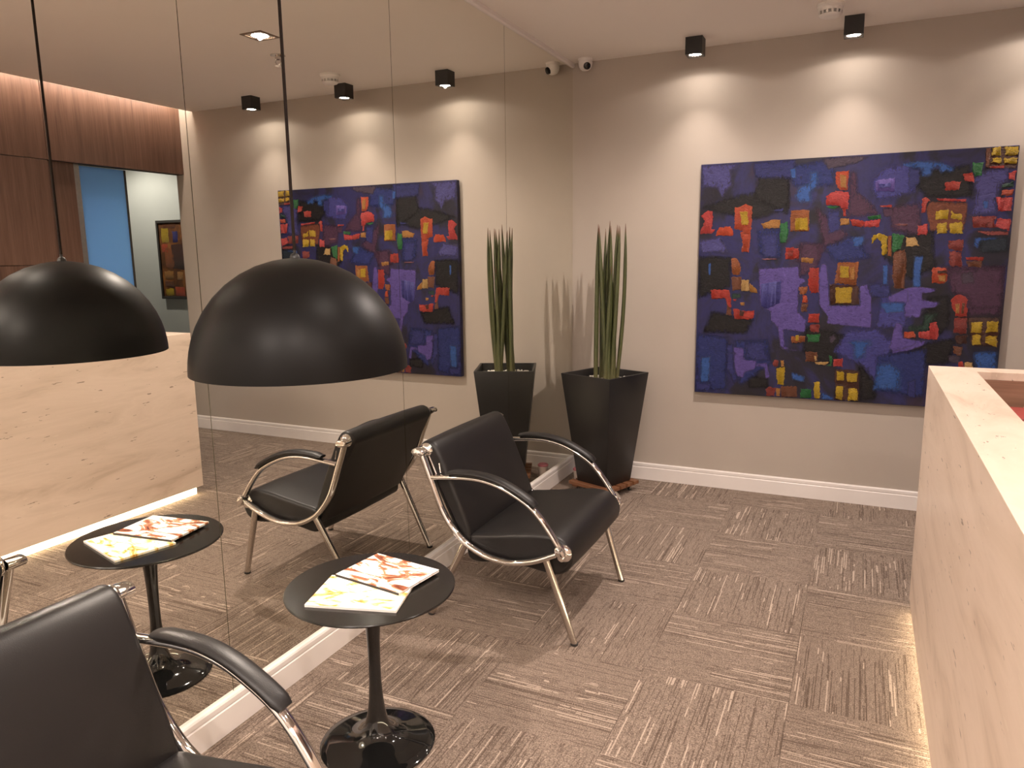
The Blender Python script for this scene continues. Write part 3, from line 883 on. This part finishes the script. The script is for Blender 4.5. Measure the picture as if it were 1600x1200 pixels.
def armchair(loc, label):
    t = thing('armchair', label, 'armchair', loc, group='dark leather armchairs with curved chrome frames')
    back = [(-0.345,0.716),(-0.335,0.745),(-0.305,0.760),(-0.270,0.748),(-0.235,0.690),(-0.185,0.575),(-0.140,0.465),(-0.115,0.392),(-0.115,0.345),(-0.135,0.322),
            (-0.165,0.360),(-0.225,0.475),(-0.285,0.600),(-0.330,0.685)]
    seat = [(-0.112,0.386),(-0.04,0.398),(0.06,0.414),(0.17,0.432),(0.245,0.434),(0.295,0.412),(0.322,0.370),(0.318,0.322),(0.290,0.288),(0.240,0.274),
            (0.12,0.286),(0.0,0.284),(-0.080,0.272),(-0.122,0.282),(-0.135,0.315),(-0.125,0.355)]
    cushion('backrest', back, 0.322, 0.018, t)
    cushion('seat', seat, 0.322, 0.018, t)
    for s_ in (-1, 1):
        y = SIDE*s_
        MB().tube([(p.x, y, p.y) for p in spline(CRADLE, 5)], 0.0125, 0.0165, 14).build('cradle_tube', M['chrome'], t, smooth=True, sharp=60)
        MB().tube([(p.x, y, p.y) for p in spline(ARM, 5)], 0.0105, 0.0165, 14).build('arm_tube', M['chrome'], t, smooth=True, sharp=60)
        # armrest pad: rounded slab following the arm
        ap = spline(ARM, 6); i0, i1 = 6, 38
        pad = []; rr = []; rw = []
        for i in range(i0, i1+1):
            d = (ap[min(i+1, len(ap)-1)]-ap[i-1]).normalized(); nn = Vector((-d.y, d.x))
            q = ap[i]+nn*0.0195; pad.append((q.x, y, q.y))
            e = min(1.0, 0.55+0.16*(i-i0), 0.62+0.2*(i1-i)); rr.append(0.0125*e); rw.append(0.0265*min(1, 0.8+0.1*min(i-i0, i1-i)))
        MB().tube(pad, rr, rw, 16).build('armrest_pad', M['leather'], t, smooth=True, sharp=50)
        # thin rod between back bar and arm joint, on the cushion side
        MB().tube([(-0.296,y-0.020*s_,0.700),(-0.256,y-0.020*s_,0.612)], 0.0055, n=10).build('brace_rod', M['chrome'], t, smooth=True)
        # legs
        for (x0, z0, x1) in ((0.225,0.345,0.332),(-0.128,0.355,-0.312)):
            MB().tube([(x0, (SIDE-0.006)*s_, z0), (x1, (SIDE-0.030)*s_, 0.006)], [0.0155,0.0135], [0.0155,0.0135], 14).build('leg', M['steel_leg'], t, smooth=True, sharp=60)
            MB().lathe([(0.0140,0.0),(0.0155,0.003),(0.0150,0.010)], 14, (x1, (SIDE-0.030)*s_), cap0=True, cap1=True).build('foot_glide', M['rubber'], t, smooth=True)
        # ends of the cross bars: oval bar end and a round clamp
        MB().tube([(-0.318, y-0.012*s_, 0.722),(-0.318, y+0.034*s_, 0.722),(-0.318, y+0.0375*s_, 0.722)], [0.0165,0.0165,0.0135], [0.027,0.027,0.024], 20, side=(1,0,-0.15)).build('bar_end', M['chrome'], t, smooth=True, sharp=50)
        MB().ball((-0.306, y-0.022*s_, 0.722), 0.030, sq=(1.0, 0.62, 1.0)).build('clamp', M['chrome'], t, smooth=True)
        MB().tube([(0.290, y-0.014*s_, 0.385),(0.290, y+0.026*s_, 0.385),(0.290, y+0.029*s_, 0.385)], [0.0145,0.0145,0.012], [0.030,0.030,0.027], 20, side=(0.5,0,-1)).build('bar_end', M['chrome'], t, smooth=True, sharp=50)
        MB().ball((0.292, y-0.024*s_, 0.372), 0.036, sq=(0.9, 0.55, 1.0)).build('clamp', M['chrome'], t, smooth=True)
        MB().tube([(-0.25,0.3225*s_,0.672),(-0.243,0.3225*s_,0.632)], 0.0035, n=8).build('zip_pull', M['chrome'], t, smooth=True)
    MB().tube([(-0.318,-SIDE,0.722),(-0.318,SIDE,0.722)], 0.012, n=14).build('back_bar', M['chrome'], t, smooth=True)
    MB().tube([(0.288,-SIDE,0.378),(0.288,SIDE,0.378)], 0.012, n=14).build('front_bar', M['chrome'], t, smooth=True)
    return t
M['steel_leg'] = plain('satin_chrome_leg', (0.62, 0.58, 0.54, 1), 0.17, 1.0, var=0.02)
ch1 = armchair((0.505, -1.925, 0), 'dark leather chrome armchair beside the tall planter, its whole frame in view')
ch2 = copy_tree(ch1); ch2.location = (0.520, -4.012, 0)
ch2['label'] = 'dark leather chrome armchair cut off at the lower left, nearest the camera'

# ---------------------------------------------------------------- tulip side table
TX, TY = 0.478, -3.040
t = thing('side_table', 'small round black pedestal side table holding two magazines', 'table', (TX, TY, 0))
gr = NT('black_granite'); gvv = gr.coord(rnd=False)
sp_ = gr.noise(gvv, 260, 2)
gr.set(gr.mix(gr.math('GREATER_THAN', sp_, 0.70), (0.007,0.006,0.005,1), (0.06,0.05,0.04,1)), 0.20, spec=0.45)
MB().lathe([(0.0005,0.508),(0.225,0.508),(0.243,0.511),(0.2535,0.5165),(0.2545,0.520),(0.252,0.5230),(0.0005,0.5232)], 72, cap0=True, cap1=True).build('table_top', gr.m, t, smooth=True)
MB().lathe([(0.177,0.0),(0.178,0.004),(0.172,0.008),(0.150,0.0125),(0.110,0.019),(0.075,0.029),(0.052,0.044),(0.038,0.066),(0.029,0.100),(0.0225,0.150),(0.019,0.210),(0.0185,0.270),
            (0.020,0.340),(0.023,0.400),(0.028,0.455),(0.036,0.490),(0.050,0.503),(0.070,0.508)], 56, cap0=True).build('pedestal', M['gloss_black'], t, smooth=True, sharp=60)

def mk_cover(name, seed, stops, rot=0.0):
    k = NT(name); v = k.coord((1,1,1), rnd=False)
    mp = k.n('ShaderNodeMapping'); mp.inputs['Location'].default_value = (seed, seed*0.7, 0); mp.inputs['Scale'].default_value = (7, 16, 1); mp.inputs['Rotation'].default_value = (0,0,rot)
    k.l(v, mp.inputs['Vector'])
    n = k.noise(mp.outputs[0], 1.2, 4, 0.6, 1.6)
    k.set(k.ramp(n, stops), 0.22, spec=0.5)
    return k.m
cov1 = mk_cover('magazine_cover_sunburst', 3.1, [(0.30,(0.12,0.03,0.015,1)),(0.40,(0.30,0.10,0.05,1)),(0.46,(0.50,0.26,0.14,1)),(0.50,(0.82,0.80,0.78,1)),(0.80,(0.78,0.84,0.88,1))], 0.5)
cov2 = mk_cover('magazine_cover_yellow', 8.4, [(0.28,(0.22,0.08,0.03,1)),(0.36,(0.60,0.30,0.06,1)),(0.43,(0.80,0.62,0.30,1)),(0.50,(0.84,0.80,0.72,1)),(0.80,(0.82,0.80,0.78,1))], -0.4)
def magazine(c, ang, w, l, z, th, label, cov, sp_m):
    g = thing('magazine', label, 'magazine', (c[0], c[1], z), ang, 'magazines on the side table')
    MB().box(-w/2+0.001, w/2-0.001, -l/2+0.001, l/2-0.001, 0.0006, th-0.0006).build('pages', M['plastic'], g)
    MB().box(-w/2, w/2, -l/2-0.0012, -l/2, 0, th+0.0002).build('spine', sp_m, g)
    MB().box(-w/2, w/2, -l/2, l/2, th-0.0006, th).box(-w/2, w/2, -l/2, l/2, 0, 0.0006).box(-w/2-0.0006, -w/2, -l/2, l/2, 0, th).build('cover', cov, g)
magazine((0.492,-3.100), math.radians(16.0), 0.270, 0.200, 0.5236, 0.0070, 'lower magazine with yellow cover, partly under the other', cov2, M['plastic'])
magazine((0.490,-2.967), math.radians(-7.5), 0.255, 0.190, 0.5312, 0.0070, 'upper magazine with orange sunburst cover lying on another', cov1, M['dark_gap'])

# ---------------------------------------------------------------- pendant lamp
LX, LY, LZ, LR, LH = 0.452, -3.257, 1.500, 0.275, 0.285
t = thing('pendant_lamp', 'black dome pendant lamp hanging over the side table', 'lamp', (LX, LY, LZ-LH))
out = [(LR*math.cos(e), LH*math.sin(e)) for e in [math.radians(x) for x in (0,3,7,12,18,25,33,42,51,60,69,78,84,87.5)]]
prof = [(LR-0.0025, 0.0)]+out
inn = [((LR-0.004)*math.cos(e), (LH-0.004)*math.sin(e)) for e in [math.radians(x) for x in (87,78,69,60,51,42,33,25,18,12,7,3,0)]]
MB().lathe(out, 72).build('shade', M['shade_black'], t, smooth=True, sharp=60)
MB().lathe(inn+[(LR, 0.0)], 72).build('shade_lining', M['shade_in'], t, smooth=True, sharp=60)
MB().lathe([(0.0125,LH-0.003),(0.0125,LH+0.004),(0.009,LH+0.010),(0.004,LH+0.013),(0.004,LH+0.020)], 20, cap0=True).build('cable_cap', M['black_metal'], t, smooth=True)
MB().tube([(0,0,LH+0.012),(0,0,H-(LZ-LH)-0.02)], 0.0040, n=10).build('cable', M['cable'], t, smooth=True)
MB().lathe([(0.0005,H-(LZ-LH)-0.028),(0.045,H-(LZ-LH)-0.026),(0.055,H-(LZ-LH)-0.018),(0.055,H-(LZ-LH))], 32, cap0=True).build('ceiling_rose', M['black_metal'], t, smooth=True)
MB().lathe([(0.018,LH-0.006),(0.020,LH-0.05),(0.018,LH-0.055)], 20, cap1=True).build('lamp_holder', M['black_metal'], t, smooth=True)
MB().ball((0,0,LH-0.088), 0.034, sq=(1,1,1.1)).build('bulb', M['bulb'], t, smooth=True)
spot('pendant_beam', (0, 0, LH-0.130), P_PENDANT, 150, 0.4, t, 0.035)

# ---------------------------------------------------------------- potted plant on its trolley
ANG = math.radians(-21)
PC = (0.340, -0.345)
BASE = 0.068
tp = thing('plant_trolley', 'low wooden slat trolley on castors under the planter', 'trolley', (PC[0], PC[1], 0), ANG)
for k in range(5):
    y = -0.132+0.066*k
    MB().box(-0.162, 0.162, y-0.024, y+0.024, 0.046, BASE).build('slat', M['slat_wood'], tp, bevel=0.002, seg=1)
for x in (-0.118, 0.118):
    MB().box(x-0.02, x+0.02, -0.150, 0.150, 0.034, 0.046).build('bearer', M['slat_wood'], tp)
    for y in (-0.115, 0.115):
        c = MB().tube([(x-0.007, y, 0.013),(x+0.007, y, 0.013)], 0.0128, n=14).build('castor', M['rubber'], tp, smooth=True)
        MB().box(x-0.011, x-0.008, y-0.008, y+0.008, 0.013, 0.034).box(x+0.008, x+0.011, y-0.008, y+0.008, 0.013, 0.034).build('fork', M['steel'], c)

pp_ = thing('potted_plant', 'tall spear-leaved snake plant in a tapered square black planter', 'plant', (PC[0], PC[1], BASE), ANG)
h0, h1, a0, a1, wl = 0.0, 0.700, 0.120, 0.196, 0.016
sq = lambda a, z: [(-a,-a,z),(a,-a,z),(a,a,z),(-a,a,z)]
vs = sq(a0,h0)+sq(a1-0.001,h1)+sq(a1-wl,h1)+sq(a1-wl-0.006,h1-0.075)
fs = [(0,1,2,3)]
for r in range(3): fs += [(4*r+i, 4*r+(i+1) % 4, 4*r+4+(i+1) % 4, 4*r+4+i) for i in range(4)]
MB().add(vs, fs).build('planter', M['pot'], pp_, bevel=0.003, seg=2)
MB().box(-a1+wl+0.004, a1-wl-0.004, -a1+wl+0.004, a1-wl-0.004, h1-0.090, h1-0.052).build('soil', plain('dark_soil', (0.03,0.02,0.014,1), 0.95, bump=0.6, bscale=90), pp_)
pr = random.Random(5); pb_ = MB()
for k in range(230):
    r = pr.uniform(0.006, 0.011); x = pr.uniform(-0.14, 0.14); y = pr.uniform(-0.14, 0.14)
    pb_.ball((x, y, h1-0.047+pr.uniform(0, 0.008)), r, 7, 4, (pr.uniform(0.8,1.2), pr.uniform(0.8,1.2), 0.7))
o = pb_.build('pebbles', plain('white_pebble', (0.78,0.74,0.66,1), 0.5, var=0.12, scale=30), pp_, smooth=True); tag(o, 'white decorative pebbles', kind='stuff')

lf = NT('spear_leaf_green'); lv_ = lf.coord((1,1,1), kind='Object')
tcg = lf.n('ShaderNodeTexCoord'); sz = lf.n('ShaderNodeSeparateXYZ'); lf.l(tcg.outputs['Generated'], sz.inputs[0])
gcol = lf.ramp(lf.noise(lf.coord((60,60,5)), 1.0, 3), [(0.3,(0.030,0.036,0.010,1)),(0.7,(0.075,0.082,0.026,1))])
zr = lf.ramp(sz.outputs[2], [(0.0,(0,0,0,1)),(0.925,(0,0,0,1)),(0.985,(1,1,1,1))])
pale = lf.ramp(sz.outputs[2], [(0.0,(1,1,1,1)),(0.22,(0,0,0,1))])
gcol = lf.mix(lf.math('MULTIPLY', pale, 0.55), gcol, (0.155,0.135,0.060,1))
lf.set(lf.mix(zr, gcol, (0.115,0.035,0.018,1)), 0.48)
spears = [(-0.0532,-0.020,-0.0450,-0.012,0.912,0.0140,0.000), (-0.0334,0.030,-0.0499,0.018,0.905,0.0125,0.010), (0.0213,-0.045,-0.0367,-0.027,0.890,0.0135,0.000),
          (-0.0400,0.035,-0.0085,0.021,0.885,0.0120,0.006), (-0.0152,0.020,0.0213,0.012,0.930,0.0135,0.000), (0.0296,-0.010,0.0329,-0.006,0.900,0.0130,0.004),
          (-0.0019,0.040,0.0743,0.024,0.902,0.0125,0.000), (0.0577,0.000,0.0710,0.000,0.905,0.0140,-0.006), (0.0511,-0.030,0.0941,-0.018,0.895,0.0130,0.004),
          (0.0743,0.010,0.1206,0.006,0.912,0.0120,0.016), (0.0180,-0.055,0.0478,-0.033,0.660,0.0130,0.000), (0.0378,-0.045,0.0345,-0.027,0.400,0.0125,0.000)]
ca, sa = math.cos(-ANG), math.sin(-ANG)
for k, (bx, by, tx, ty, hh, rr, bow) in enumerate(spears):
    n = 18; path = []; rad = []
    bow2 = pr.uniform(-0.01, 0.01)
    for i in range(n+1):
        u = i/n; x = bx+(tx-bx)*u+bow*math.sin(math.pi*u); y = by+(ty-by)*u+bow2*math.sin(math.pi*u)
        path.append((x*ca-y*sa, x*sa+y*ca, h1-0.055+(hh+0.055)*u))
        rad.append(max(0.0008, 1.12*rr*min(1.0, 0.86+0.5*u if u < 0.28 else 1.0)*(1.0-0.25*u if u < 0.68 else (0.83)*(1-((u-0.68)/0.32)**2.0*0.95))))
    MB().tube(path, rad, rad, 10, side=(0,1,0)).build('spear_leaf', lf.m, pp_, smooth=True, sharp=60)

# ---------------------------------------------------------------- paper cup on the floor behind the planter
t = thing('paper_cup', 'small white cup with pink lid on the floor beside the planter', 'cup', (0.125, -0.760+0.53, 0))
MB().lathe([(0.026,0.0),(0.027,0.002),(0.034,0.082),(0.035,0.085)], 24, cap0=True).build('cup_body', plain('pale_cup', (0.62,0.52,0.46,1), 0.5), t, smooth=True)
MB().lathe([(0.0365,0.082),(0.037,0.090),(0.033,0.093),(0.031,0.096),(0.020,0.0945),(0.0005,0.0945)], 24, cap1=True).build('lid', plain('pink_lid', (0.42,0.13,0.16,1), 0.4), t, smooth=True)
